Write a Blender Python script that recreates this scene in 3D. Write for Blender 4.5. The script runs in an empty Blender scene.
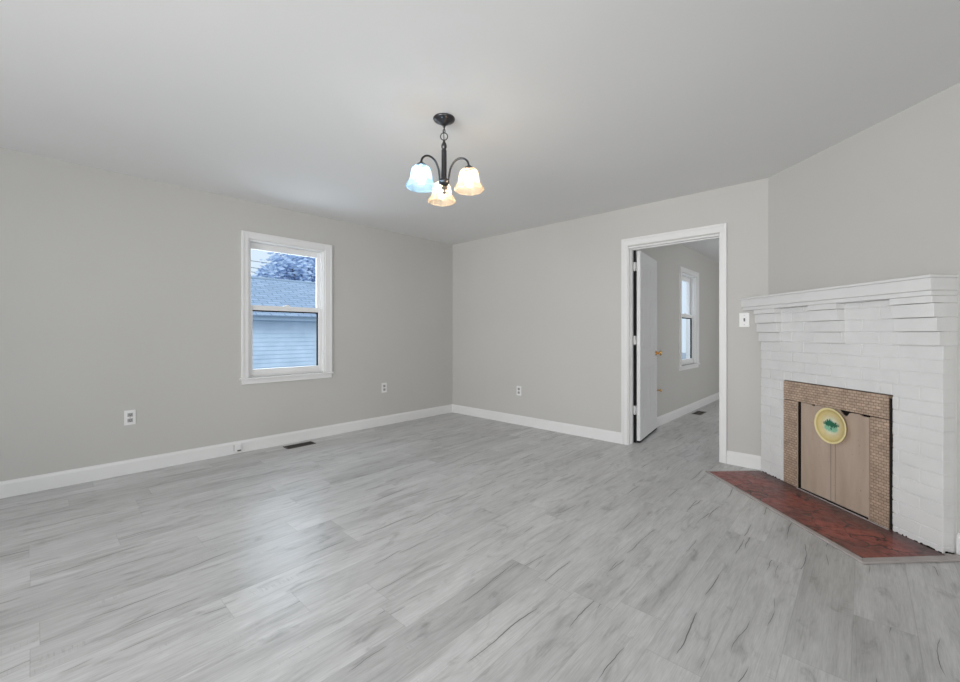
import bpy, bmesh, math, random
from mathutils import Vector, Matrix, noise
R = math.radians
random.seed(7)
S = bpy.context.scene
COL = S.collection

# ------------------------------------------------------------------ camera, sky, light, exposure
H = 2.44
cam_d = bpy.data.cameras.new('camera')
cam = bpy.data.objects.new('camera', cam_d); COL.objects.link(cam)
cam.location = (4.398, -4.151, 1.1426)
cam.rotation_euler = (R(90), 0, R(42.85))
cam_d.sensor_width = 36.0
cam_d.lens = 413.0 / 960 * 36
cam_d.shift_y = -(341 - 333.8) / 960
cam_d.clip_start = 0.05
S.camera = cam

S.view_settings.view_transform = 'Standard'
S.view_settings.look = 'None'
S.view_settings.gamma = 1
S.view_settings.use_curve_mapping = False
S.view_settings.exposure = -0.06
try:
    S.cycles.max_bounces = 12; S.cycles.diffuse_bounces = 8
    S.cycles.transparent_max_bounces = 16
    S.cycles.use_denoising = True
    S.cycles.sample_clamp_indirect = 6
except Exception:
    pass

world = bpy.data.worlds.new('overcast_sky'); S.world = world
world.use_nodes = True
bg = world.node_tree.nodes['Background']
bg.inputs['Color'].default_value = (0.79, 0.905, 1.0, 1)
bg.inputs['Strength'].default_value = 1.06

def sun(name, rot, energy, color, angle):
    d = bpy.data.lights.new(name, 'SUN'); d.energy = energy; d.color = color; d.angle = R(angle)
    o = bpy.data.objects.new(name, d); COL.objects.link(o); o.rotation_euler = rot
    return o
# soft hazy sun standing over the house, it lights the neighbour's side wall
sun('hazy_sun', (0, R(38), 0), 1.05, (0.82, 0.92, 1.0), 40)

def area(name, loc, rot, sx, sy, power, color=(1, 1, 1), spread=180):
    d = bpy.data.lights.new(name, 'AREA'); d.shape = 'RECTANGLE'; d.size = sx; d.size_y = sy
    d.energy = power; d.color = color; d.spread = R(spread)
    o = bpy.data.objects.new(name, d); COL.objects.link(o); o.location = loc; o.rotation_euler = rot
    return o
# fill lights added behind the camera, the rear pair tilted up at the ceiling
area('fill_rear_left', (1.5, -7.62, 1.35), (R(100), 0, 0), 1.9, 1.9, 11, (1.0, 0.985, 0.96), 115)
area('fill_rear_right', (3.7, -7.62, 1.35), (R(100.5), 0, 0), 1.9, 1.9, 95, (1.0, 0.985, 0.96), 116)
area('fill_right', (5.36, -4.9, 1.35), (0, R(90), R(-38)), 1.8, 1.7, 11, (1.0, 0.985, 0.96), 84)  # unseen fill light, added to brighten the far corner
# daylight through the window of the left wall
area('daylight_left_window', (-0.80, -2.335, 1.40), (0, R(-82), 0), 1.9, 1.3, 37, (0.86, 0.93, 1.0))
# added fill from the next room's unseen side, then daylight of its window
area('fill_next_room', (6.3, 2.6, 1.4), (0, R(90), 0), 1.6, 2.2, 38, (1.0, 0.98, 0.95))
area('daylight_next_window', (2.0, 2.32, 1.40), (0, R(-90), 0), 1.3, 0.72, 6, (0.9, 0.95, 1.0))

# ------------------------------------------------------------------ material helpers
class NT:
    def __init__(self, name):
        self.m = bpy.data.materials.new(name); self.m.use_nodes = True
        self.t = self.m.node_tree; self.n = self.t.nodes; self.l = self.t.links
        self.b = self.n['Principled BSDF']; self.out = self.n['Material Output']
    def new(self, typ, **kw):
        x = self.n.new(typ)
        for k, v in kw.items(): setattr(x, k, v)
        return x
    def put(self, sock, v):
        if isinstance(v, bpy.types.NodeSocket): self.l.new(v, sock)
        elif v is not None: sock.default_value = v
    def math(self, op, a, b=None, c=None, clamp=False):
        x = self.new('ShaderNodeMath', operation=op); x.use_clamp = clamp
        self.put(x.inputs[0], a)
        if b is not None: self.put(x.inputs[1], b)
        if c is not None: self.put(x.inputs[2], c)
        return x.outputs[0]
    def comb(self, x, y, z=0.0):
        c = self.new('ShaderNodeCombineXYZ')
        self.put(c.inputs[0], x); self.put(c.inputs[1], y); self.put(c.inputs[2], z)
        return c.outputs[0]
    def sep(self, v):
        s = self.new('ShaderNodeSeparateXYZ'); self.put(s.inputs[0], v)
        return s.outputs
    def obj(self):
        return self.new('ShaderNodeTexCoord').outputs['Object']
    def noise(self, vec, scale=5, detail=4, rough=.5, dist=0):
        x = self.new('ShaderNodeTexNoise'); self.put(x.inputs['Vector'], vec)
        x.inputs['Scale'].default_value = scale; x.inputs['Detail'].default_value = detail
        x.inputs['Roughness'].default_value = rough; x.inputs['Distortion'].default_value = dist
        return x.outputs['Fac']
    def ramp(self, fac, pts):
        x = self.new('ShaderNodeValToRGB'); self.put(x.inputs[0], fac)
        e = x.color_ramp.elements
        while len(e) < len(pts): e.new(0.5)
        for i, (p, c) in enumerate(pts):
            e[i].position = p; e[i].color = c if len(c) == 4 else (*c, 1)
        return x.outputs['Color']
    def mix(self, fac, a, b, mode='MIX'):
        x = self.new('ShaderNodeMix', data_type='RGBA', blend_type=mode)
        self.put(x.inputs[0], fac)
        self.put(x.inputs[6], a if isinstance(a, bpy.types.NodeSocket) else (*a[:3], 1))
        self.put(x.inputs[7], b if isinstance(b, bpy.types.NodeSocket) else (*b[:3], 1))
        return x.outputs[2]
    def maprange(self, v, a, b, c, d):
        x = self.new('ShaderNodeMapRange'); self.put(x.inputs[0], v)
        for i, q in enumerate((a, b, c, d)): x.inputs[i + 1].default_value = q
        return x.outputs[0]
    def bump(self, h, strength=.2, dist=.01):
        x = self.new('ShaderNodeBump'); self.put(x.inputs['Height'], h)
        x.inputs['Strength'].default_value = strength; x.inputs['Distance'].default_value = dist
        self.l.new(x.outputs[0], self.b.inputs['Normal'])
    def base(self, c, rough=.5, metal=0, spec=None):
        self.put(self.b.inputs['Base Color'], c if isinstance(c, bpy.types.NodeSocket) else (*c[:3], 1))
        self.put(self.b.inputs['Roughness'], rough); self.put(self.b.inputs['Metallic'], metal)
        if spec is not None: self.b.inputs['Specular IOR Level'].default_value = spec
        return self.m

def paint(name, c, rough=.5, var=.03, scale=3, bump=0.0, bscale=200, spec=.3):
    t = NT(name); o = t.obj()
    n = t.noise(o, scale, 3)
    col = t.ramp(n, [(.3, tuple(x * (1 - var) for x in c)), (.7, tuple(min(1, x * (1 + var)) for x in c))])
    t.base(col, rough, 0, spec)
    if bump: t.bump(t.noise(o, bscale, 2), bump, .002)
    return t.m

def metal(name, c, rough=.35, m=1.0):
    t = NT(name); n = t.noise(t.obj(), 40, 3)
    t.base(t.ramp(n, [(.2, tuple(x * .8 for x in c)), (.8, tuple(min(1, x * 1.15) for x in c))]), rough, m)
    return t.m

def floor_material():
    t = NT('grey_oak_planks'); x, y, z = t.sep(t.obj())
    W, L = .182, 1.22
    rx = t.math('DIVIDE', x, W); row = t.math('FLOOR', rx)
    wn = t.new('ShaderNodeTexWhiteNoise', noise_dimensions='1D'); t.put(wn.inputs['W'], row)
    yo = t.math('ADD', t.math('DIVIDE', y, L), t.math('MULTIPLY', wn.outputs['Value'], 3.7))
    col_ = t.math('FLOOR', yo)
    wn2 = t.new('ShaderNodeTexWhiteNoise', noise_dimensions='2D'); t.put(wn2.inputs['Vector'], t.comb(row, col_))
    pid = wn2.outputs['Value']; pcol = t.sep(wn2.outputs['Color'])
    off = t.math('MULTIPLY', pid, 37.0); off2 = t.math('MULTIPLY', pcol[1], 23.0)
    gx = t.math('ADD', x, off); gy = t.math('ADD', y, off2)
    broad = t.noise(t.comb(t.math('MULTIPLY', gx, 7.5), t.math('MULTIPLY', gy, 1.15)), 1, 4, .55, .5)
    grain = t.noise(t.comb(t.math('MULTIPLY', gx, 60), t.math('MULTIPLY', gy, 3.4)), 1, 5, .62, .5)
    fine = t.noise(t.comb(t.math('MULTIPLY', gx, 260), t.math('MULTIPLY', gy, 12)), 1, 2, .6)
    saw = t.noise(t.comb(t.math('MULTIPLY', gx, 9), t.math('MULTIPLY', gy, 150)), 1, 2, .6)
    sawm = t.maprange(t.noise(t.comb(t.math('MULTIPLY', gx, 16), t.math('MULTIPLY', gy, 2.0)), 1, 2), .6, .72, 0, 1)
    blot = t.noise(t.comb(t.math('MULTIPLY', gx, 13), t.math('MULTIPLY', gy, 4.2)), 1, 5, .6, .8)
    c = t.ramp(broad, [(.25, (.40, .396, .394)), (.42, (.53, .527, .525)), (.56, (.57, .568, .566)), (.75, (.615, .614, .612))])
    c = t.mix(.95, c, t.ramp(blot, [(.28, (.66, .655, .65)), (.42, (.96, .96, .96)), (.7, (1.06, 1.06, 1.06))]), 'MULTIPLY')
    c = t.mix(.6, c, t.ramp(grain, [(.24, (.70, .695, .69)), (.5, (.99, .99, .99)), (.75, (1.07, 1.07, 1.07))]), 'MULTIPLY')
    c = t.mix(.6, c, t.ramp(fine, [(.3, (.80, .80, .80)), (.65, (1.08, 1.08, 1.08))]), 'MULTIPLY')
    sm = t.math('MULTIPLY', t.maprange(saw, .52, .66, 0, .45), sawm)
    c = t.mix(sm, c, (.26, .255, .25))
    tone = t.ramp(pid, [(0, (.86, .86, .86)), (.3, (.965, .965, .968)), (1, (1.05, 1.05, 1.05))])
    c = t.mix(1.0, c, tone, 'MULTIPLY')
    # long dark cracks that wander along each plank
    lx = t.math('MULTIPLY', t.math('FRACT', rx), W)
    crack = None; halo = None
    for k in range(2):
        g1 = t.math('MULTIPLY_ADD', y, 1.25, t.math('MULTIPLY', pcol[k], 91.0 + k * 17))
        w1 = t.math('MULTIPLY', t.math('SUBTRACT', t.noise(t.comb(g1, 3.1 * k, pid), 1, 1), .5), .17)
        w2 = t.math('MULTIPLY', t.math('SUBTRACT', t.noise(t.comb(t.math('MULTIPLY', g1, 9.0), 7.7, k + .5), 1, 2), .5), .016)
        xc = t.math('ADD', t.math('MULTIPLY_ADD', pcol[2 - k], .10, .04), t.math('ADD', w1, w2))
        dl = t.math('ABSOLUTE', t.math('SUBTRACT', lx, xc))
        mk = t.noise(t.comb(t.math('MULTIPLY', g1, 2.1), 1.3 + k, 9.0), 1, 2)
        wv = t.maprange(mk, .55, .70, .0006, .0031)
        on = t.maprange(mk, .55, .585, 0, 1)
        ck_ = t.math('MULTIPLY', t.math('SUBTRACT', 1.0, t.math('DIVIDE', dl, wv), None, True), on)
        hk = t.math('MULTIPLY', t.maprange(dl, 0, .016, .30, 0), on)
        crack = ck_ if crack is None else t.math('MAXIMUM', crack, ck_)
        halo = hk if halo is None else t.math('MAXIMUM', halo, hk)
    crack = t.math('MULTIPLY', t.maprange(crack, 0, .6, 0, 1), .85)
    c = t.mix(halo, c, (.29, .285, .28))
    c = t.mix(crack, c, (.075, .072, .07))
    # seams
    fx = t.math('FRACT', rx); ex = t.math('MULTIPLY', t.math('MINIMUM', fx, t.math('SUBTRACT', 1.0, fx)), W)
    fy = t.math('FRACT', yo); ey = t.math('MULTIPLY', t.math('MINIMUM', fy, t.math('SUBTRACT', 1.0, fy)), L)
    e = t.math('MINIMUM', ex, ey)
    seam = t.maprange(e, .0004, .0020, .3, 0)
    c = t.mix(seam, c, (.19, .185, .18))
    t.base(c, t.maprange(grain, .2, .8, .40, .31), 0, .5)
    h = t.math('SUBTRACT', t.math('MULTIPLY', grain, .3), t.math('ADD', seam, crack))
    t.bump(h, .12, .003)
    return t.m

def hearth_material():
    t = NT('red_hearth_tile'); o = t.obj()
    n = t.noise(o, 9, 5, .6, .6)
    wob = t.new('ShaderNodeTexNoise'); t.put(wob.inputs['Vector'], o); wob.inputs['Scale'].default_value = 6; wob.inputs['Detail'].default_value = 4
    vm = t.new('ShaderNodeVectorMath', operation='MULTIPLY_ADD'); t.put(vm.inputs[0], wob.outputs['Color']); vm.inputs[1].default_value = (.22, .22, .0); t.put(vm.inputs[2], o)
    v = t.new('ShaderNodeTexVoronoi', feature='DISTANCE_TO_EDGE'); t.put(v.inputs['Vector'], vm.outputs[0]); v.inputs['Scale'].default_value = 5.5
    c = t.ramp(n, [(.25, (.13, .045, .04)), (.45, (.27, .07, .058)), (.62, (.34, .09, .07)), (.8, (.36, .10, .07))])
    dirt = t.noise(o, 22, 5, .7, .3)
    c = t.mix(t.maprange(dirt, .52, .72, 0, .75), c, (.035, .022, .02))
    ck = t.math('MULTIPLY', t.maprange(v.outputs['Distance'], .006, .035, 1, 0), t.maprange(t.noise(o, 5, 2), .32, .5, 0, .95))
    c = t.mix(ck, c, (.016, .011, .01))
    x, y, z = t.sep(o)
    sooty = t.math('MULTIPLY', t.maprange(t.math('ADD', y, t.math('MULTIPLY', n, .09)), -.17, -.06, 0, .85), 1.0)
    c = t.mix(sooty, c, (.085, .066, .066))
    rim = t.maprange(t.math('ADD', y, t.math('MULTIPLY', n, .02)), -.515, -.49, .75, 0)
    c = t.mix(rim, c, (.03, .022, .02))
    c = t.mix(t.maprange(t.noise(o, 3.2, 3, .5), .45, .62, 0, .55), c, (.12, .062, .058))
    t.base(c, t.maprange(dirt, .3, .7, .28, .55), 0, .5)
    t.bump(t.math('SUBTRACT', dirt, ck), .25, .004)
    return t.m

def bronze_tile():
    t = NT('bronze_mosaic_tile'); x, y, z = t.sep(t.obj())
    b = t.new('ShaderNodeTexBrick'); t.put(b.inputs['Vector'], t.comb(x, z))
    b.offset = .5
    b.inputs['Scale'].default_value = 1; b.inputs['Brick Width'].default_value = .03; b.inputs['Row Height'].default_value = .0178
    b.inputs['Mortar Size'].default_value = .0022; b.inputs['Mortar Smooth'].default_value = .4
    b.inputs['Color1'].default_value = (.60, .465, .365, 1); b.inputs['Color2'].default_value = (.47, .355, .275, 1)
    b.inputs['Mortar'].default_value = (.27, .19, .14, 1)
    n = t.noise(t.obj(), 14, 4, .6)
    c = t.mix(.55, b.outputs['Color'], t.ramp(n, [(.3, (.58, .55, .53)), (.7, (1.35, 1.3, 1.25))]), 'MULTIPLY')
    t.base(c, .36, .25, .5)
    t.bump(t.math('SUBTRACT', 1.0, b.outputs['Fac']), .7, .003)
    return t.m

def panel_board():
    t = NT('brown_painted_board'); o = t.obj(); x, y, z = t.sep(o)
    n = t.noise(t.comb(t.math('MULTIPLY', x, 9), t.math('MULTIPLY', z, 1.6)), 1, 5, .6, .3)
    c = t.ramp(n, [(.3, (.39, .30, .235)), (.6, (.48, .38, .31)), (.8, (.54, .435, .36))])
    s = t.noise(t.comb(t.math('MULTIPLY', x, 70), t.math('MULTIPLY', z, 60)), 1, 2)
    c = t.mix(t.maprange(s, .70, .76, 0, .55), c, (.06, .035, .028))
    t.base(c, .42, 0, .4); return t.m

def plate_material():
    t = NT('painted_pine_plate'); x, y, z = t.sep(t.obj())
    r = t.math('SQRT', t.math('ADD', t.math('MULTIPLY', x, x), t.math('MULTIPLY', z, z)))
    n = t.noise(t.obj(), 30, 3)
    c = t.ramp(r, [(.0, (.74, .80, .70)), (.040, (.72, .74, .58)), (.066, (.68, .58, .33)), (.092, (.66, .53, .22)), (.103, (.50, .38, .13)), (.110, (.82, .71, .38))])
    c = t.mix(.25, c, t.ramp(n, [(.3, (.7, .7, .7)), (.7, (1.1, 1.1, 1.1))]), 'MULTIPLY')
    # green pine motif: jagged wide crown, paler reflection and a trunk
    jag = t.math('MULTIPLY', t.math('SUBTRACT', t.noise(t.comb(t.math('MULTIPLY', x, 130), t.math('MULTIPLY', z, 50)), 1, 3, .7), .5), .07)
    def blob(cx, cz, ax, az):
        dx = t.math('DIVIDE', t.math('SUBTRACT', x, cx), ax)
        dz = t.math('DIVIDE', t.math('ADD', t.math('SUBTRACT', z, cz), jag), az)
        return t.math('SQRT', t.math('ADD', t.math('MULTIPLY', dx, dx), t.math('MULTIPLY', dz, dz)))
    c = t.mix(t.maprange(blob(.0, -.016, .056, .026), .8, 1.05, .85, 0), c, (.15, .47, .30))
    c = t.mix(t.maprange(blob(.002, .010, .064, .018), .85, 1.02, 1, 0), c, (.012, .13, .065))
    c = t.mix(t.maprange(blob(-.014, .024, .022, .018), .85, 1.02, 1, 0), c, (.015, .15, .09))
    c = t.mix(t.maprange(blob(.0, -.022, .006, .010), .8, 1.0, 1, 0), c, (.01, .025, .03))
    t.base(c, .3, 0, .5); return t.m

def glass_mat():
    t = NT('window_glass')
    tr = t.new('ShaderNodeBsdfTransparent'); gl = t.new('ShaderNodeBsdfGlossy'); gl.inputs['Roughness'].default_value = .02
    tr.inputs['Color'].default_value = (.95, .975, 1, 1)
    lw = t.new('ShaderNodeLayerWeight'); lw.inputs[0].default_value = .5; ge = t.new('ShaderNodeNewGeometry')
    fr = t.math('MULTIPLY', t.math('ADD', .03, t.math('MULTIPLY', t.math('POWER', lw.outputs['Facing'], 6), .5)), t.math('SUBTRACT', 1.0, ge.outputs['Backfacing']))
    mx = t.new('ShaderNodeMixShader'); t.put(mx.inputs[0], fr); t.l.new(tr.outputs[0], mx.inputs[1]); t.l.new(gl.outputs[0], mx.inputs[2])
    t.l.new(mx.outputs[0], t.out.inputs['Surface']); return t.m

def shade_mat(name, c):
    t = NT(name); n = t.noise(t.obj(), 12, 4, .6, 1.5)
    cc = t.mix(n, tuple(min(1, q * .9) for q in c), tuple(min(1, q * 1.04) for q in c))
    tl = t.new('ShaderNodeBsdfTranslucent'); t.put(tl.inputs['Color'], cc)
    gl = t.new('ShaderNodeBsdfDiffuse'); t.put(gl.inputs['Color'], cc)
    tr = t.new('ShaderNodeBsdfTransparent'); t.put(tr.inputs['Color'], cc)
    m1 = t.new('ShaderNodeMixShader'); m1.inputs[0].default_value = .5; t.l.new(tl.outputs[0], m1.inputs[1]); t.l.new(gl.outputs[0], m1.inputs[2])
    m2 = t.new('ShaderNodeMixShader'); m2.inputs[0].default_value = .80; t.l.new(m1.outputs[0], m2.inputs[1]); t.l.new(tr.outputs[0], m2.inputs[2])
    t.l.new(m2.outputs[0], t.out.inputs['Surface']); return t.m

def emit(name, c, s):
    t = NT(name); e = t.new('ShaderNodeEmission'); e.inputs[0].default_value = (*c, 1); e.inputs[1].default_value = s
    t.l.new(e.outputs[0], t.out.inputs['Surface']); return t.m

def siding_mat():
    t = NT('pale_lap_siding'); n = t.noise(t.obj(), 2.5, 3)
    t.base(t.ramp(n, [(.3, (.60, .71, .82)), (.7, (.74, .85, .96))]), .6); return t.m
def shingle_mat():
    t = NT('grey_roof_shingles'); x, y, z = t.sep(t.obj())
    b = t.new('ShaderNodeTexBrick'); t.put(b.inputs['Vector'], t.comb(y, t.math('MULTIPLY', z, 2.33)))
    b.inputs['Scale'].default_value = 1; b.inputs['Brick Width'].default_value = .32; b.inputs['Row Height'].default_value = .15
    b.inputs['Mortar Size'].default_value = .012
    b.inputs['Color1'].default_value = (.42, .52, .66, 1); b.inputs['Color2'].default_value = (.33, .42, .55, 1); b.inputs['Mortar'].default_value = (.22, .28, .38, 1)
    n = t.noise(t.obj(), 35, 3)
    t.base(t.mix(.5, b.outputs['Color'], t.ramp(n, [(.3, (.75, .75, .75)), (.7, (1.2, 1.2, 1.2))]), 'MULTIPLY'), .9); return t.m
def leaf_mat():
    t = NT('haze_tinted_leaves'); n = t.noise(t.obj(), 3, 3)  # outdoor haze and its blue cast are mixed into the leaf colour
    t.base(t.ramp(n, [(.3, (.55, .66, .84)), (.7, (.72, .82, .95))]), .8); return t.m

M = dict(
    wall=paint('greige_wall_paint', (.525, .516, .499), .6, .015, 1.2, .10, 160, .25),
    ceiling=paint('white_ceiling_paint', (.77, .77, .77), .8, .015, 1.0, .15, 120, .15),
    trim=paint('white_trim_paint', (.75, .75, .75), .38, .015, 3, .04, 60, .4),
    vinyl=paint('white_vinyl', (.80, .80, .80), .35, .01),
    door=paint('white_door_paint', (.72, .72, .735), .35, .01, 3, .05, 80, .4),
    brick=paint('white_painted_brick', (.70, .70, .70), .55, .03, 9, .5, 90, .3),
    mantel=paint('white_mantel_paint', (.70, .70, .70), .45, .015),
    floor=floor_material(), hearth=hearth_material(), tile=bronze_tile(), board=panel_board(), plate=plate_material(),
    strip=paint('grey_brown_edge_strip', (.40, .365, .355), .4, .08, 12),
    black=paint('flat_black', (.006, .006, .006), .8, .05),
    soot_gap=paint('soot_and_gap_black', (.012, .010, .009), .9, .2),  # soot black, also painted into gaps as their shade
    bronze=metal('dark_bronze_metal', (.075, .074, .078), .32, .85),
    brass=metal('polished_brass', (.72, .44, .17), .25),
    hinge=paint('painted_hinge', (.70, .70, .70), .35, .01),
    plastic=paint('white_plastic', (.78, .78, .78), .3, .005),
    slot=paint('dark_slot', (.03, .03, .03), .6, .05),
    grey=paint('grey_plastic', (.38, .38, .38), .4, .02),
    register=metal('brown_register_metal', (.10, .085, .075), .45, .6),
    regslot=paint('register_slots', (.008, .007, .007), .8, .05),
    glass=glass_mat(), siding=siding_mat(), shingle=shingle_mat(), leaf=leaf_mat(),
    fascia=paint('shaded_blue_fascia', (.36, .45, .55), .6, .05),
    finial=metal('antique_brass_finial', (.20, .17, .14), .4, .8),
    wire=paint('black_wire', (.03, .035, .045), .7, .05),
    bark=paint('grey_bark', (.10, .09, .085), .9, .2, 8),
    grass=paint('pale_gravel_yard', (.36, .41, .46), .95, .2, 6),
    shade_cool=shade_mat('cool_bulb_tinted_glass', (.72, .87, .97)),  # each bulb's light colour is put into the tint of its glass
    shade_warm=shade_mat('warm_bulb_tinted_glass', (.95, .85, .72)),
    bulb_cool=emit('cool_bulb', (.88, .95, 1.0), 62), bulb_warm=emit('warm_bulb', (1.0, .95, .87), 62),
)

# ------------------------------------------------------------------ mesh helpers
class MB:
    def __init__(self): self.b = bmesh.new()
    def box(self, p0, p1, mat=None):
        xs, ys, zs = zip(p0, p1)
        vs = [self.b.verts.new((x, y, z)) for x in (min(xs), max(xs)) for y in (min(ys), max(ys)) for z in (min(zs), max(zs))]
        if mat is not None:
            for v in vs: v.co = mat @ v.co
        for f in ((0, 1, 3, 2), (4, 6, 7, 5), (0, 4, 5, 1), (2, 3, 7, 6), (0, 2, 6, 4), (1, 5, 7, 3)):
            self.b.faces.new([vs[i] for i in f])
        return self
    def prism(self, pts, z0, z1):          # polygon in xy, extruded in z
        lo = [self.b.verts.new((x, y, z0)) for x, y in pts]; hi = [self.b.verts.new((x, y, z1)) for x, y in pts]
        n = len(pts); self.b.faces.new(lo[::-1]); self.b.faces.new(hi)
        for i in range(n): self.b.faces.new((lo[i], lo[(i + 1) % n], hi[(i + 1) % n], hi[i]))
        return self
    def loft(self, a, b):                  # two polygons of 3-D points with equal counts
        va = [self.b.verts.new(p) for p in a]; vb = [self.b.verts.new(p) for p in b]; n = len(a)
        self.b.faces.new(va[::-1]); self.b.faces.new(vb)
        for i in range(n): self.b.faces.new((va[i], va[(i + 1) % n], vb[(i + 1) % n], vb[i]))
        return self
    def lathe(self, prof, center=(0, 0, 0), seg=32, mat=None, close=False):
        rings = []
        for r, z in prof:
            ring = []
            for k in range(seg):
                a = 2 * math.pi * k / seg
                p = Vector((r * math.cos(a), r * math.sin(a), z))
                if mat is not None: p = mat @ p
                ring.append(self.b.verts.new(p + Vector(center)))
            rings.append(ring)
        for i in range(len(rings) - 1):
            for k in range(seg):
                k2 = (k + 1) % seg
                self.b.faces.new((rings[i][k], rings[i][k2], rings[i + 1][k2], rings[i + 1][k]))
        if close:
            self.b.faces.new(rings[0][::-1]); self.b.faces.new(rings[-1])
        return self
    def tube(self, pts, r, seg=10, closed=False):
        pts = [Vector(p) for p in pts]; n = len(pts); rings = []
        up = Vector((0, 0, 1)); prev = None
        for i in range(n):
            if closed: d = pts[(i + 1) % n] - pts[i - 1]
            else: d = pts[min(i + 1, n - 1)] - pts[max(i - 1, 0)]
            d.normalize()
            if prev is None: a = d.cross(up) if abs(d.dot(up)) < .95 else d.cross(Vector((1, 0, 0)))
            else: a = prev - d * prev.dot(d)
            a.normalize(); prev = a; c = d.cross(a)
            rr = r[i] if isinstance(r, (list, tuple)) else r
            rings.append([self.b.verts.new(pts[i] + a * rr * math.cos(2 * math.pi * k / seg) + c * rr * math.sin(2 * math.pi * k / seg)) for k in range(seg)])
        for i in range(n if closed else n - 1):
            for k in range(seg):
                k2 = (k + 1) % seg; j = (i + 1) % n
                self.b.faces.new((rings[i][k], rings[i][k2], rings[j][k2], rings[j][k]))
        if not closed: self.b.faces.new(rings[0][::-1]); self.b.faces.new(rings[-1])
        return self
    def sphere(self, c, r, sz=1.0, seg=20):
        prof = [(max(1e-4, r * math.sin(math.pi * i / 12)), -r * sz * math.cos(math.pi * i / 12)) for i in range(13)]
        return self.lathe(prof, c, seg, close=True)
    def build(self, name, mat, parent=None, bevel=0, seg=2, smooth=False, solid=0):
        bmesh.ops.recalc_face_normals(self.b, faces=self.b.faces)
        me = bpy.data.meshes.new(name); self.b.to_mesh(me); self.b.free()
        if smooth: me.shade_smooth()
        me.materials.append(mat)
        o = bpy.data.objects.new(name, me); COL.objects.link(o)
        if parent: o.parent = parent
        if solid:
            s = o.modifiers.new('thick', 'SOLIDIFY'); s.thickness = solid; s.offset = -1
        if bevel:
            b = o.modifiers.new('bevel', 'BEVEL'); b.width = bevel; b.segments = seg; b.limit_method = 'ANGLE'; b.angle_limit = R(40)
        return o

def empty(name, loc=(0, 0, 0), rz=0):
    o = bpy.data.objects.new(name, None); COL.objects.link(o); o.location = loc; o.rotation_euler = (0, 0, rz); o.empty_display_size = .1
    return o
def tag(o, label, cat, group=None, kind=None):
    o['label'] = label; o['category'] = cat
    if group: o['group'] = group
    if kind: o['kind'] = kind
    return o
def struct(o, label=None, cat=None):
    o['kind'] = 'structure'
    if label: o['label'] = label
    if cat: o['category'] = cat
    return o
def copy_thing(root):
    r = root.copy(); COL.objects.link(r)
    for ch in root.children:
        c = ch.copy(); COL.objects.link(c); c.parent = r
        for g in ch.children:
            d = g.copy(); COL.objects.link(d); d.parent = c
    return r

# ------------------------------------------------------------------ setting
T = .14
A = R(-43.8); UX, UY = math.cos(A), math.sin(A); NX, NY = math.sin(A), -math.cos(A)
OX = 3.82
def F(u, v, z=0): return (OX + u * UX + v * NX, u * UY + v * NY, z)
UL = 2.10
DX, DY = F(UL, 0)[:2]                       # where the diagonal wall meets the right wall
RY = -7.6
X2 = 2.535; Y2 = 6.2; H2 = 2.395; XR2 = 6.4  # the room beyond the doorway

struct(MB().box((-T, RY - T, -.1), (6.6, Y2 + T, 0)).build('floor', M['floor']), 'grey oak plank floor with dark cracks', 'floor')
struct(MB().prism([(-T, RY - T), (DX + T, RY - T), (DX + T, DY), (OX, T), (-T, T)], H, H + .1).build('ceiling', M['ceiling']), 'plain white ceiling of the main room', 'ceiling')
struct(MB().box((X2 - T, T * .9, H2), (XR2 + T, Y2 + T, H2 + .1)).build('ceiling_next_room', M['ceiling']), 'white ceiling of the room beyond the doorway', 'ceiling')

WY0, WY1, WZ0, WZ1 = -2.737, -1.955, .715, 2.07      # window opening
def holed_x(mb, x0, x1, ya, yb, zt, hy0, hy1, hz0, hz1):
    mb.box((x0, ya, 0), (x1, hy0, zt)); mb.box((x0, hy1, 0), (x1, yb, zt))
    mb.box((x0, hy0, 0), (x1, hy1, hz0)); mb.box((x0, hy0, hz1), (x1, hy1, zt)); return mb
def holed_y(mb, y0, y1, xa, xb, zt, hx0, hx1, hz0, hz1):
    mb.box((xa, y0, 0), (hx0, y1, zt)); mb.box((hx1, y0, 0), (xb, y1, zt))
    if hz0 > 0: mb.box((hx0, y0, 0), (hx1, y1, hz0))
    mb.box((hx0, y0, hz1), (hx1, y1, zt)); return mb
struct(holed_x(MB(), -T, 0, RY - T, T, H, WY0, WY1, WZ0, WZ1).build('wall_left', M['wall']), 'greige left wall with the sash window', 'wall')
DOX0, DOX1, DOZ = 2.616, 3.472, 2.035
struct(holed_y(MB(), 0, .12, 0, OX + .12, H + .02, DOX0, DOX1, 0, DOZ).build('wall_back', M['wall']), 'greige back wall with the open doorway', 'wall')
wd = MB().prism([F(-.04, 0)[:2], F(UL, 0)[:2], F(UL + .1, -T)[:2], F(.12, -T)[:2]], 0, H)
struct(wd.build('wall_diagonal', M['wall']), 'greige diagonal wall above the fireplace', 'wall')
struct(holed_x(MB(), DX, DX + T, RY - T, DY, H, -5.8, -4.0, .4, 2.3).build('wall_right', M['wall']), 'greige right wall', 'wall')  # opening added for the right-hand fill light
wr = MB()
wr.box((0, RY - T, 0), (.5, RY, H)); wr.box((2.5, RY - T, 0), (2.52, RY, H)); wr.box((4.5, RY - T, 0), (DX, RY, H))
wr.box((.5, RY - T, 0), (2.5, RY, .35)); wr.box((.5, RY - T, 2.35), (2.5, RY, H))
wr.box((2.52, RY - T, 0), (4.5, RY, .35)); wr.box((2.52, RY - T, 2.35), (4.5, RY, H))
struct(wr.build('wall_rear', M['wall']), 'greige rear wall behind the camera with two openings added for fill light', 'wall')
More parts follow.
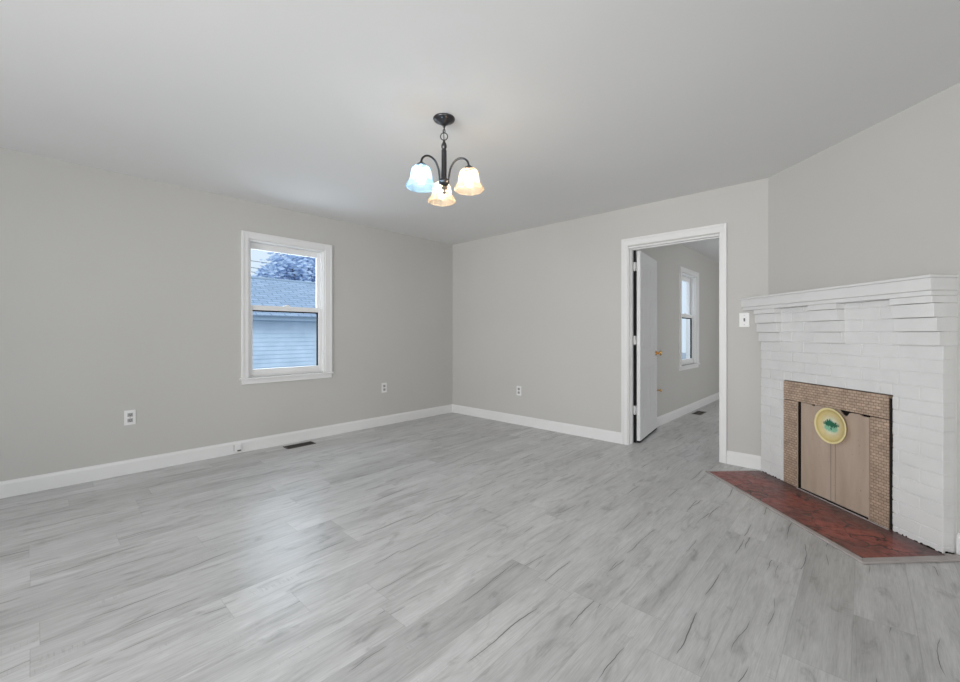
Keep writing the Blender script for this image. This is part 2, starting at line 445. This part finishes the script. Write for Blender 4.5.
# next room
V0, V1 = 1.955, 2.69
struct(holed_x(MB(), X2 - T, X2, .12, Y2, H2, V0 - .0, V1 + .0, WZ0 - .02, 2.005).build('wall_next_left', M['wall']), 'greige wall with window beyond the doorway', 'wall')
struct(MB().box((X2 - T, Y2, 0), (XR2 + T, Y2 + T, H2)).build('wall_next_far', M['wall']), 'far wall of the next room', 'wall')
struct(holed_x(MB(), XR2, XR2 + T, .12, Y2, H2, 1.5, 3.7, .6, 2.2).build('wall_next_right', M['wall']), 'right wall of the next room', 'wall')
struct(MB().box((OX + .12, .0, 0), (XR2 + T, .12, H2)).build('wall_next_near', M['wall']), 'near wall of the next room', 'wall')

# baseboards
BH, BT = .115, .015
def bb_profile(p, q, n):
    # run from p to q (xy), n = direction into the room
    pr = [(0, 0), (BT, 0), (BT, BH - .022), (BT - .003, BH - .014), (BT - .008, BH - .006), (BT - .009, BH), (0, BH)]
    a = [(p[0] + n[0] * d, p[1] + n[1] * d, z) for d, z in pr]; b = [(q[0] + n[0] * d, q[1] + n[1] * d, z) for d, z in pr]
    return MB().loft(a, b)
struct(bb_profile((0, RY), (0, 0), (1, 0)).build('baseboard_left', M['trim']), 'white baseboard along left wall', 'baseboard')
b = bb_profile((0, 0), (2.563, 0), (0, -1))
b2 = bb_profile((3.519, 0), (3.79, 0), (0, -1))
struct(b.build('baseboard_back', M['trim']), 'long white baseboard left of doorway', 'baseboard')
struct(b2.build('baseboard_doorway', M['trim']), 'short white baseboard between doorway and fireplace', 'baseboard')
struct(bb_profile(F(1.304, 0)[:2], F(UL - .01, 0)[:2], (NX, NY)).build('baseboard_diagonal', M['trim']), 'white baseboard right of fireplace', 'baseboard')
struct(bb_profile((DX, DY), (DX, RY), (-1, 0)).build('baseboard_right', M['trim']), 'white baseboard along right wall', 'baseboard')
struct(bb_profile((X2, .14), (X2, Y2), (1, 0)).build('baseboard_next', M['trim']), 'white baseboard in the room beyond the doorway', 'baseboard')

# ------------------------------------------------------------------ windows (interior at +x)
def window(name, x, y0, y1, z0, z1, t, label):
    r = empty(name, (x, (y0 + y1) / 2, 0)); struct(r, label, 'window')
    w = (y1 - y0) / 2; cl, cr, cw = .061, .079, .068
    c = MB()
    c.box((0, -w - cl, z0), (.019, -w, z1 + cw)); c.box((0, w, z0), (.019, w + cr, z1 + cw)); c.box((0, -w, z1), (.019, w, z1 + cw))
    # raised outer band of the casing
    c.box((.019, -w - cl, z0), (.024, -w - cl + .02, z1 + cw)); c.box((.019, w + cr - .02, z0), (.024, w + cr, z1 + cw)); c.box((.019, -w - cl + .02, z1 + cw - .02), (.024, w + cr - .02, z1 + cw))
    c.build('casing', M['trim'], r, .003)
    MB().box((-.03, -w - cl - .012, z0 - .018), (.036, w + cr + .012, z0)).build('sill', M['trim'], r, .004)
    MB().box((0, -w - cl + .002, z0 - .064), (.017, w + cr - .002, z0 - .018)).build('apron', M['trim'], r, .003)
    j = MB(); k = .016
    j.box((-t, -w, z0), (0, -w + k, z1)); j.box((-t, w - k, z0), (0, w, z1)); j.box((-t, -w + k, z1 - k), (0, w - k, z1)); j.box((-t, -w + k, z0 - .005), (-.03, w - k, z0 + k))
    # parting stops
    for s in (-1, 1):
        j.box((-.030, s * (w - k), z0 + k), (-.022, s * (w - k - .012), z1 - k)); j.box((-.076, s * (w - k), z0 + k), (-.070, s * (w - k - .010), z1 - k))
    j.build('jamb', M['vinyl'], r, .002)
    def sash(nm, d0, d1, a, b_, st, rt, rb):
        s = MB(); e = w - k - .002
        s.box((-d1, -e, a), (-d0, -e + st, b_)); s.box((-d1, e - st, a), (-d0, e, b_))
        s.box((-d1, -e + st, b_ - rt), (-d0, e - st, b_)); s.box((-d1, -e + st, a), (-d0, e - st, a + rb))
        o = s.build(nm, M['vinyl'], r, .004)
        dm = (d0 + d1) / 2
        MB().box((-dm - .003, -e + st - .004, a + rb - .004), (-dm + .003, e - st + .004, b_ - rt + .004)).build('pane', M['glass'], o)
        return o, e, dm
    zm = 1.405
    sash('upper_sash', .077, .112, zm - .02, z1 - k, .034, .062, .042)
    lo, e, dm = sash('lower_sash', .032, .069, z0 + k, zm + .022, .036, .048, .060)
    gk = MB(); i = e - .036
    gk.box((-dm - .016, -i, zm - .026 - .013), (-dm + .004, i, zm - .026)); gk.box((-dm - .016, i - .010, z0 + k + .06), (-dm + .004, i, zm - .039))
    gk.build('pane_edge_strip', M['black'], lo)  # black strips along the top and one side of the lower pane
    lk = MB().box((-.066, -.03, zm + .022), (-.036, .03, zm + .031)); lk.box((-.06, -.012, zm + .031), (-.042, .022, zm + .040))
    lk.build('sash_lock', M['vinyl'], lo, .003)
    return r
window('window_1', 0, WY0, WY1, WZ0, WZ1, T, 'white double-hung sash window in left wall with garage view')
window('window_2', X2, V0, V1, WZ0 - .02, 2.005, T, 'white double-hung window seen through the doorway')

# ------------------------------------------------------------------ doorway and door
dr = empty('door_1', (0, 0, 0)); struct(dr, 'white-cased open doorway in back wall', 'doorway')
c = MB(); cw = .065
L0, L1 = DOX0 + .010, DOX1 - .010
def casing_strip(mb, a, b, side):  # stepped colonial casing
    pass
zt = DOZ + .010
for (xa, xb, s) in ((L0 - cw, L0, -1), (L1, L1 + .057, 1)):
    c.box((xa, -.014, 0), (xb, 0, zt)); 
    if s < 0: c.box((xa, -.021, 0), (xa + .022, -.014, zt + .074))
    else: c.box((xb - .022, -.021, 0), (xb, -.014, zt + .074))
c.box((L0 - cw, -.014, zt), (L1 + .057, 0, zt + .074)); c.box((L0 - cw + .022, -.021, zt + .052), (L1 + .057 - .022, -.014, zt + .074))
c.build('casing', M['trim'], dr, .004)
c = MB(); c.box((L0 - cw, .12, 0), (L0, .134, zt)); c.box((L1, .12, 0), (L1 + cw, .134, zt)); c.box((L0 - cw, .12, zt), (L1 + cw, .134, zt + .074))
c.build('rear_casing', M['trim'], dr, .004)
j = MB(); j.box((DOX0 - .0, 0, 0), (DOX0 + .016, .12, DOZ)); j.box((DOX1 - .016, 0, 0), (DOX1, .12, DOZ)); j.box((DOX0 + .016, 0, DOZ - .016), (DOX1 - .016, .12, DOZ))
j.box((DOX0 + .016, .045, 0), (DOX0 + .023, .082, DOZ - .016)); j.box((DOX1 - .026, .045, 0), (DOX1 - .016, .082, DOZ - .016)); j.box((DOX0 + .026, .045, DOZ - .026), (DOX1 - .026, .082, DOZ - .016))
j.build('jamb', M['trim'], dr, .002)
MB().box((DOX0 + .0165, .1205, .005), (2.6525, .1325, DOZ - .018)).build('hinge_gap_strip', M['black'], dr)  # black strip filling the gap on the hinge side

DA = R(7.6); DL = .775; DT = .036
door = empty('panel_door', (2.657, .142, 0), DA)     # local +y along the leaf, +x the face the camera sees
tag(door, 'white six-panel door standing open into the next room', 'door')
lf = MB(); lf.box((.004, 0, .022), (DT - .004, DL, 2.012))
st = .105
rows = [(.022, .225), (.80, .95), (1.535, 1.64), (1.905, 2.012)]
for (xa, xb) in ((0, .0045), (DT - .0045, DT)):
    lf.box((xa, 0, .022), (xb, st, 2.012)); lf.box((xa, DL - st, .022), (xb, DL, 2.012))
    lf.box((xa, DL / 2 - .045, .022), (xb, DL / 2 + .045, 2.012))
    for a, b_ in rows:
        lf.box((xa, st, a), (xb, DL / 2 - .045, b_)); lf.box((xa, DL / 2 + .045, a), (xb, DL - st, b_))
    for i in range(3):
        for (ya, yb) in ((st, DL / 2 - .045), (DL / 2 + .045, DL - st)):
            lf.box((xa + .0005, ya + .028, rows[i][1] + .028), (xb - .0005, yb - .028, rows[i + 1][0] - .028))
lf.build('door_leaf', M['door'], door, .0022)
MB().box((.002, .002, .004), (DT - .002, DL - .002, .0225)).build('door_bottom_strip', M['black'], door)  # black strip along the foot of the leaf
def knob_mesh(mb, c, s):
    mt = Matrix.Rotation(R(90) * s, 4, 'Y')
    mb.lathe([(.001, 0), (.030, 0), (.031, .004), (.024, .009), (.011, .012), (.011, .030), (.019, .036), (.027, .045), (.029, .053), (.025, .062), (.014, .067), (.001, .068)], c, 20, mt)
kb = MB(); knob_mesh(kb, (DT, DL - .066, .915), 1); knob_mesh(kb, (0, DL - .062, .925), -1) if False else None
kb.build('door_knob', M['brass'], door, smooth=True)
for z in (.345, 1.075, 1.845):
    h = MB(); h.lathe([(.0065, -.046), (.0065, .046)], (-.0135, -.0305, z), 12, None, True)
    h.box((-.026, -.0285, z - .044), (.002, -.0255, z + .044)); h.box((-.006, -.0285, z - .044), (.002, -.0005, z + .044))
    h.build('hinge', M['hinge'], door)
ds = MB(); mt = Matrix.Rotation(R(90), 4, 'Y')
ds.lathe([(.001, 0), (.022, 0), (.022, .005), (.009, .009), (.009, .045), (.016, .05), (.018, .058), (.014, .066), (.001, .067)], (X2, 1.045, .452), 18, mt)
tag(ds.build('door_stop', M['brass'], smooth=True), 'small brass stop on the next room wall below the door knob', 'door stop')

# ------------------------------------------------------------------ fireplace (local x along wall, local -y into room)
AF = R(-44.3)
def FP(u, v): return (OX + u * math.cos(AF) + v * math.sin(AF), u * math.sin(AF) - v * math.cos(AF))
fp = empty('fireplace', (OX, 0, 0), AF)
tag(fp, 'white painted brick corner fireplace with corbelled mantel', 'fireplace')
BV, BR = .067, 1.298
def wedge(mb, u0, u1, v, z0, z1):            # block whose left end dies into the back wall when it would cross it
    ul = -1.043 * v
    if u0 < ul: mb.prism([(0, 0), (ul, -v), (u1, -v), (u1, .022)], z0, z1)
    else: mb.prism([(u0, 0), (u0, -v), (u1, -v), (u1, .022)], z0, z1)
    return mb
FU0, FU1, FZ = .250, 1.046, .787
bk = MB()
core = BV - .004
bk.box((.004, 0, .0), (FU0, -core, 1.342)); bk.box((FU1, .022, .0), (BR - .004, -core, 1.342)); bk.box((FU0, 0, FZ), (FU1, -core, 1.342))
rh = .0745; z = 1.08 - 15 * rh; row = 0; Lb = BR / 6
rng = random.Random(3)
while z < 1.34:
    za, zb = max(z, .001) + .0022, min(z + rh, 1.342) - .0022
    u = -Lb / 2 if row % 2 else 0.0
    while u < BR - .01:
        ua, ub = max(u, 0) + .002, min(u + Lb, BR) - .002
        segs = [(ua, ub)]
        if za < FZ:
            if zb > FZ - .02: 
                zz0 = FZ + .001
                segs2 = []
                for s in segs:
                    if s[1] <= FU0 or s[0] >= FU1: segs2.append((s, za))
                    else:
                        if s[0] < FU0 - .01: segs2.append(((s[0], FU0), za))
                        if s[1] > FU1 + .01: segs2.append(((FU1, s[1]), za))
                        if zb - zz0 > .012: segs2.append(((max(s[0], FU0), min(s[1], FU1)), zz0))
                todo = segs2
            else:
                todo = []
                if ua < FU0 - .01: todo.append(((ua, min(ub, FU0)), za))
                if ub > FU1 + .01: todo.append(((max(ua, FU1), ub), za))
        else: todo = [(segs[0], za)]
        for (s, zz) in todo:
            v = BV + rng.uniform(-.0016, .0016)
            re = s[1] + (rng.uniform(-.002, .003) if s[1] > BR - .01 else 0)
            bk.box((s[0], -.003, zz), (re, -v, zb))
        u += Lb
    z += rh; row += 1
bk.build('brick_body', M['brick'], fp, .0035, 2)
# corbels: four stepped courses each
cz = [1.080, 1.1545, 1.229, 1.3035, 1.342]
cv = [.088, .104, .119, .128]
for u0, u1 in ((0.0, .222), (.532, .750), (1.084, BR)):
    cb = MB()
    for i in range(4):
        ua, ub = u0, u1
        if u0 > 0: wedge(cb, u0, u1, cv[i], cz[i] + .001, cz[i + 1] - .001)
        else: wedge(cb, u0, u1, cv[i], cz[i] + .001, cz[i + 1] - .001)
    cb.build('corbel', M['brick'], fp, .003, 2)
ms = MB()
for v, z0, z1 in ((.128, 1.342, 1.369), (.137, 1.369, 1.434), (.143, 1.434, 1.450)):
    wedge(ms, -.5, BR + (v - .137) * .4, v, z0, z1)
ms.build('mantel_shelf', M['mantel'], fp, .004, 2)
# firebox
fb = MB(); fb.box((FU0, -.001, .0), (FU1, -.03, FZ)); fb.build('firebox_opening', M['soot_gap'], fp)
TV = .076
MB().box((FU0 + .003, -.031, .645), (FU1 - .014, -TV, FZ - .003)).build('tiled_lintel', M['tile'], fp, .003)
MB().box((FU0 + .003, -.031, .008), (.3755, -TV, .642)).build('tiled_leg', M['tile'], fp, .003)
MB().box((.923, -.031, .008), (FU1 - .014, -TV + .001, .642)).build('tiled_leg', M['tile'], fp, .003)
def board(u0, u1, top, v):
    p = [(u0, .010)] + [(u1, .012)] + top[::-1]
    a = [(u, -(v - .012), z) for u, z in p]; b_ = [(u, -v, z) for u, z in p]
    return MB().loft(a, b_)
board(.396, .671, [(.396, .640), (.49, .640), (.495, .628), (.51, .628), (.515, .641), (.671, .641)], .058).build('firebox_board', M['board'], fp, .0015)
board(.674, .903, [(.674, .641), (.70, .640), (.725, .612), (.755, .607), (.775, .634), (.84, .637), (.86, .628), (.911, .630)], .057).build('firebox_board', M['board'], fp, .0015)
MB().box((.640, -.0581, .015), (.6415, -.0588, .60)).build('board_crack', M['slot'], fp)
MB().box((.380, -.058, .001), (.914, -.074, .010)).build('board_bottom_gap', M['soot_gap'], fp)
MB().box((.376, -.031, .006), (.3842, -.0695, .640)).build('edge_gap_shade', M['soot_gap'], fp)  # black filler painted as the shade in the gap beside the boards
MB().box((.380, -.0697, .008), (.3845, -TV - .001, .642)).build('board_edge_strip', M['board'], fp)
MB().box((.9165, -.050, .008), (.920, -.0775, .632)).build('board_edge_strip', M['board'], fp)
# hearth on the floor in front
hm = MB().prism([(-.004, -.075), (.004, -.518), (1.326, -.536), (1.326, -.055), (.10, -.055)], .0008, .005)
ho = hm.build('hearth', M['hearth'], fp, .001)
hs = MB(); hs.prism([(-.012, -.534), (.000, -.517), (1.3255, -.535), (1.366, -.571)], .0005, .011); hs.build('edge_strip', M['strip'], ho, .003)
hs = MB(); hs.prism([(1.3255, -.535), (1.366, -.571), (1.366, -.022), (1.307, -.022), (1.307, -.075), (1.3255, -.075)], .0005, .0125); hs.build('edge_strip', M['strip'], ho, .003)
hs = MB(); hs.prism([(-.010, -.532), (.004, -.517), (.0, -.12), (-.006, -.12)], .0005, .007); hs.build('edge_strip', M['strip'], ho, .001)
hs = MB(); hs.box((.385, -.078, .005), (1.04, -.086, .010)); hs.build('threshold_strip', M['strip'], fp, .001)
ch = MB(); rr = random.Random(5)
for i in range(46):
    u = .02 + rr.random() * 1.28
    if FU0 - .01 < u < FU1: continue
    s = rr.uniform(.004, .016)
    ch.box((u, -.066, .004), (u + s, -.0715, .006 + rr.uniform(.001, .006)))
for q in (1.302, 1.308, 1.314):
    ch.box((q, -.062 + (q - 1.302) * 1.4, .006), (q + .005, -.050 + (q - 1.302) * 1.6, .016 + rr.uniform(0, .007)))
for i in range(60):
    zz_ = .01 + (FZ - .03) * i / 60; ch.box((FU1 - .012, -.066, zz_), (FU1 - .002 + rr.uniform(.0, .0035), -.0702, zz_ + (FZ - .03) / 60))  # black strip stands in for the shaded gap between tile and brick
ch.build('mortar_chips_gap_shade', M['soot_gap'], fp)['kind'] = 'stuff'

# round painted plate hung on the boards
pu, pz = .660, .525
px, py = FP(pu, .071)
pl = empty('flue_plate', (px, py, pz), AF)
tag(pl, 'round yellow-rimmed plate painted with a green tree, on firebox boards', 'plate')
mt = Matrix.Rotation(R(90), 4, 'X')
MB().lathe([(.001, .004), (.075, .005), (.086, .009), (.108, .013), (.116, .017), (.120, .015), (.118, .010), (.090, .003), (.075, .0005), (.001, 0)], (0, 0, 0), 56, mt).build('dish', M['plate'], pl, smooth=True)

# ------------------------------------------------------------------ outlets, switch, jack, registers
def outlet(loc, rz, label):
    o = empty('wall_outlet', loc, rz)    # local -y into the room
    tag(o, label, 'outlet', 'white duplex outlets')
    MB().box((-.037, -.006, -.06), (.037, 0, .06)).build('cover_plate', M['plastic'], o, .004)
    for s in (-1, 1):
        f = MB().box((-.017, -.009, s * .0225 - .015), (.017, -.006, s * .0225 + .015)).build('receptacle', M['grey'], o, .004)
        q = MB()
        for dx in (-.0065, .0065): q.box((dx - .0015, -.0098, s * .0225 - .002), (dx + .0015, -.009, s * .0225 + .008))
        q.box((-.003, -.0098, s * .0225 - .010), (.003, -.009, s * .0225 - .005)); q.build('slots', M['slot'], f)
    sc = MB(); sc.lathe([(.0035, 0), (.0035, .0015)], (0, -.0075, 0), 10, Matrix.Rotation(R(90), 4, 'X'), True).build('screw', M['grey'], o)
    return o
o1 = outlet((0, -3.621, .458), R(90), 'white outlet on left wall, nearest to the camera')
o2 = copy_thing(o1); o2.location = (0, -1.177, .468); o2['label'] = 'white outlet on left wall between window and far corner'
o3 = copy_thing(o1); o3.location = (1.219, 0, .425); o3.rotation_euler = (0, 0, 0); o3['label'] = 'white outlet on back wall between corner and doorway'
sw = empty('light_switch', (3.650, 0, 1.262)); tag(sw, 'white single-toggle light switch on back wall beside the mantel', 'switch')
MB().box((-.039, -.007, -.061), (.039, 0, .061)).build('cover_plate', M['plastic'], sw, .004)
MB().box((-.006, -.009, -.013), (.006, -.007, .013)).build('toggle_slot', M['slot'], sw)
tg = MB().loft([(-.004, -.009, -.004), (.004, -.009, -.004), (.004, -.009, .006), (-.004, -.009, .006)], [(-.003, -.021, -.012), (.003, -.021, -.012), (.003, -.021, -.006), (-.003, -.021, -.006)]); tg.build('toggle', M['grey'], sw)
for s in (-1, 1): MB().lathe([(.003, 0), (.003, .0015)], (0, -.0085, s * .04), 10, Matrix.Rotation(R(90), 4, 'X'), True).build('screw', M['grey'], sw)

jk = empty('phone_jack', (BT, -2.835, .055)); tag(jk, 'small white phone jack on baseboard left of the floor register', 'jack')
MB().box((0, -.028, -.032), (.020, .028, .036)).build('housing', M['plastic'], jk, .004)
MB().box((.0003, -.0315, -.026), (.010, -.0285, .030)).build('cable', M['grey'], jk)
MB().box((.0201, -.006, -.030), (.0215, .026, -.020)).build('socket', M['slot'], jk)

def register(loc, sx, sy, label):
    o = empty('floor_register', loc); tag(o, label, 'floor vent', 'brown metal floor registers')
    f = MB(); b_ = .014
    f.box((-sx / 2, -sy / 2, .0005), (sx / 2, -sy / 2 + b_, .006)); f.box((-sx / 2, sy / 2 - b_, .0005), (sx / 2, sy / 2, .006))
    f.box((-sx / 2, -sy / 2 + b_, .0005), (-sx / 2 + b_, sy / 2 - b_, .006)); f.box((sx / 2 - b_, -sy / 2 + b_, .0005), (sx / 2, sy / 2 - b_, .006))
    f.build('frame', M['register'], o, .002)
    MB().box((-sx / 2 + b_, -sy / 2 + b_, .0004), (sx / 2 - b_, sy / 2 - b_, .0014)).build('duct_opening', M['regslot'], o)
    g = MB(); n = 13
    for i in range(1, n): 
        y = -sy / 2 + b_ + (sy - 2 * b_) * i / n
        g.box((-sx / 2 + b_, y - .0018, .0014), (sx / 2 - b_, y + .0018, .0045))
    g.box((-.002, -sy / 2 + b_, .0014), (.002, sy / 2 - b_, .0046))
    g.build('louvers', M['register'], o)
    return o
r1 = register((.165, -2.305, 0), .118, .29, 'brown floor register beside left wall below the window')
r2 = copy_thing(r1); r2.location = (2.665, 2.36, 0); r2['label'] = 'brown floor register on next room floor seen through the doorway'

# ------------------------------------------------------------------ chandelier
CX, CY = 2.547, -2.474
chn = empty('chandelier', (CX, CY, H)); tag(chn, 'dark bronze three-arm chandelier with glass bell shades hanging from ceiling', 'chandelier')
def zz(z): return z - H
MB().lathe([(.001, 0), (.064, 0), (.066, -.004), (.062, -.012), (.045, -.022), (.030, -.028), (.022, -.036), (.010, -.040), (.001, -.041)], seg=40).build('canopy', M['bronze'], chn, smooth=True)
ck = MB()
def link(mb, zc, ang, rx, rz_, th=.0022):
    pts = []
    for k in range(16):
        a = 2 * math.pi * k / 16; p = Vector((rx * math.cos(a), 0, rz_ * math.sin(a))); p.rotate(Matrix.Rotation(ang, 3, 'Z')); pts.append(p + Vector((0, 0, zc)))
    mb.tube(pts, th, 6, True)
for i, zc in enumerate((2.396, 2.380, 2.364)): link(ck, zz(zc), R(40 + 90 * (i % 2)), .007, .011)
ck.tube([(0, 0, zz(2.405)), (.003, .002, zz(2.385)), (-.003, 0, zz(2.36)), (0, 0, zz(2.292))], .0026, 6)
ck.build('chain', M['bronze'], chn, smooth=True)
rg = MB(); link(rg, zz(2.331), R(43), .0215, .0225, .0030); rg.build('hanging_ring', M['bronze'], chn, smooth=True)
MB().lathe([(.001, 2.310), (.005, 2.308), (.008, 2.298), (.012, 2.290), (.017, 2.276), (.0165, 2.264), (.012, 2.258), (.0125, 2.251), (.016, 2.246), (.0158, 2.235), (.0158, 2.085), (.018, 2.078), (.029, 2.068), (.033, 2.057), (.028, 2.044), (.016, 2.036), (.008, 2.031), (.001, 2.030)], (0, 0, -H), 28).build('stem', M['bronze'], chn, smooth=True)
fn = MB(); fn.lathe([(.001, 2.036), (.008, 2.033), (.022, 2.024), (.024, 2.018), (.010, 2.010), (.005, 2.004), (.007, 2.000), (.017, 1.993), (.016, 1.988), (.006, 1.982), (.003, 1.974), (.0045, 1.969), (.001, 1.964)], (0, 0, -H), 24)
fn.build('finial', M['finial'], chn, smooth=True)
Fd = Vector((-math.sin(R(42.85)), math.cos(R(42.85)), 0)); Rd = Vector((math.cos(R(42.85)), math.sin(R(42.85)), 0))
AR = .161
for i, ang in enumerate((220, 340, 100)):
    d = Rd * math.cos(R(ang)) + Fd * math.sin(R(ang))
    pts = []
    base = Vector((0, 0, zz(2.03)))
    ctrl = [(.020, 2.050), (.030, 2.058), (.034, 2.090), (.043, 2.132), (.068, 2.170), (.100, 2.184), (.131, 2.178), (.153, 2.158), (.161, 2.130)]
    # Catmull-Rom through the control points
    P = [ctrl[0]] + ctrl + [ctrl[-1]]
    for k in range(1, len(P) - 2):
        for s in range(4):
            t = s / 4; q = []
            for a in range(2):
                p0, p1, p2, p3 = P[k - 1][a], P[k][a], P[k + 1][a], P[k + 2][a]
                q.append(.5 * (2 * p1 + (p2 - p0) * t + (2 * p0 - 5 * p1 + 4 * p2 - p3) * t * t + (3 * p1 - p0 - 3 * p2 + p3) * t ** 3))
            pts.append(d * q[0] + Vector((0, 0, zz(q[1]))))
    pts.append(d * ctrl[-1][0] + Vector((0, 0, zz(ctrl[-1][1]))))
    arm = MB().tube(pts, .0062, 10).build('arm', M['bronze'], chn, smooth=True)
    tip = d * AR
    cup = MB(); zt_ = zz(2.126)
    cup.lathe([(.001, .008), (.009, .008), (.012, .002), (.025, -.003), (.029, -.008), (.029, -.013), (.025, -.014), (.022, -.028), (.001, -.029)], (tip.x, tip.y, zt_), 28)
    cup.build('socket_cup', M['bronze'], arm, smooth=True)
    cool = i == 0
    sh = MB(); z0 = zt_ - .016
    prof = [(.026, .003), (.032, .0), (.045, -.004), (.053, -.012), (.058, -.026), (.0605, -.046), (.063, -.066), (.068, -.083), (.077, -.097), (.086, -.107), (.0895, -.114), (.087, -.121), (.081, -.126)]
    sh.lathe(prof, (tip.x, tip.y, z0), 40)
    so = sh.build('glass_shade', M['shade_cool' if cool else 'shade_warm'], chn, smooth=True, solid=.003)
    so['label'] = 'glass bell shade tinted with its cool bulb light' if cool else 'glass bell shade tinted with its warm bulb light'
    bu = MB(); bu.lathe([(.001, -.098), (.013, -.096), (.022, -.087), (.0255, -.074), (.023, -.061), (.016, -.047), (.012, -.034), (.012, -.014), (.001, -.014)], (tip.x, tip.y, z0), 24)
    bu.build('light_bulb', M['bulb_cool' if cool else 'bulb_warm'], chn, smooth=True)

# ------------------------------------------------------------------ outside the window
struct(MB().box((-40, -30, -.85), (-T - .02, 40, -.75)).build('ground', M['grass']), 'pale yard outside the windows', 'ground')
gx = -6.0
gr = empty('garage', (gx, 2, -.75)); tag(gr, 'pale blue sided garage with grey shingle roof outside the window', 'garage')
def lz(z): return z + .75
sd = MB(); sd.box((-5, -7, 0), (-.02, 9, lz(1.45)))
zc = 0.0
while zc < lz(1.46):
    z1 = min(zc + .10, lz(1.46))
    sd.loft([(-.02, -7, zc), (.016, -7, zc), (.002, -7, z1), (-.02, -7, z1)], [(-.02, 9, zc), (.016, 9, zc), (.002, 9, z1), (-.02, 9, z1)])
    zc += .10
sd.build('siding', M['siding'], gr)
MB().loft([(.0, -7.2, lz(1.44)), (.28, -7.2, lz(1.46)), (.28, -7.2, lz(1.56)), (0, -7.2, lz(1.66))], [(.0, 9.2, lz(1.44)), (.28, 9.2, lz(1.46)), (.28, 9.2, lz(1.56)), (0, 9.2, lz(1.66))]).build('fascia', M['fascia'], gr)
MB().loft([(.32, -7.2, lz(1.555)), (.32, -7.2, lz(1.575)), (-2.0, -7.2, lz(2.694)), (-4.4, -7.2, lz(1.575)), (-4.4, -7.2, lz(1.555)), (-2.0, -7.2, lz(2.67))],
          [(.32, 9.2, lz(1.555)), (.32, 9.2, lz(1.575)), (-2.0, 9.2, lz(2.694)), (-4.4, 9.2, lz(1.575)), (-4.4, 9.2, lz(1.555)), (-2.0, 9.2, lz(2.67))]).build('roof', M['shingle'], gr)
MB().tube([(-2.0, -7.2, lz(2.69)), (-2.0, 9.2, lz(2.69))], .045, 8).build('ridge_cap', M['fascia'], gr)

tr = empty('tree', (-14, 4.3, -.75)); tag(tr, 'bushy tree behind the garage roof outside the window', 'tree')
tk = MB(); tk.tube([(0, 0, 0), (.05, .05, 1.5), (0, -.05, 2.8), (.1, .1, 4.2)], [.22, .17, .13, .05], 10)
for a in range(7):
    an = a * .9; tk.tube([(0, 0, 2.2 + a * .15), (.7 * math.cos(an), .8 * math.sin(an), 3.1 + a * .15), (1.1 * math.cos(an), 1.4 * math.sin(an), 3.6 + a * .18)], [.07, .045, .02], 6)
tk.build('trunk', M['bark'], tr, smooth=True)
lv = MB(); rl = random.Random(11)
for i in range(9000):
    th = rl.uniform(0, 2 * math.pi); ph = math.acos(rl.uniform(-1, 1)); rad = rl.random() ** .28
    dd = Vector((math.sin(ph) * math.cos(th), math.sin(ph) * math.sin(th), math.cos(ph)))
    k = 1 + .38 * (noise.noise(dd * 2.6))
    p = Vector((dd.x * 1.5 * k * rad, dd.y * 2.15 * k * rad, 4.05 + dd.z * 1.65 * k * rad))
    s = rl.uniform(.07, .16); q = Matrix.Rotation(rl.uniform(0, 6), 3, 'Z') @ Matrix.Rotation(rl.uniform(0, 6), 3, 'X')
    vs = [lv.b.verts.new(p + q @ Vector(c_)) for c_ in ((-s, 0, 0), (0, -s * .5, .01), (s, 0, 0), (0, s * .5, .01))]
    lv.b.faces.new(vs)
lv.build('foliage', M['leaf'], tr)
WZ = (4.62, 4.30, 4.09)
for z, lab in ((WZ[0], 'topmost black utility wire crossing the sky in the window'), (WZ[1], 'middle black utility wire crossing the sky in the window'), (WZ[2], 'lowest black utility wire crossing the sky in the window')):
    w = MB().tube([(-17, y, z + .003 * (y - 4) ** 2 - .012 * (y - 3)) for y in range(-10, 19)], .013, 6)
    tag(w.build('utility_wire', M['wire'], smooth=True), lab, 'wire', 'utility wires outside the window')
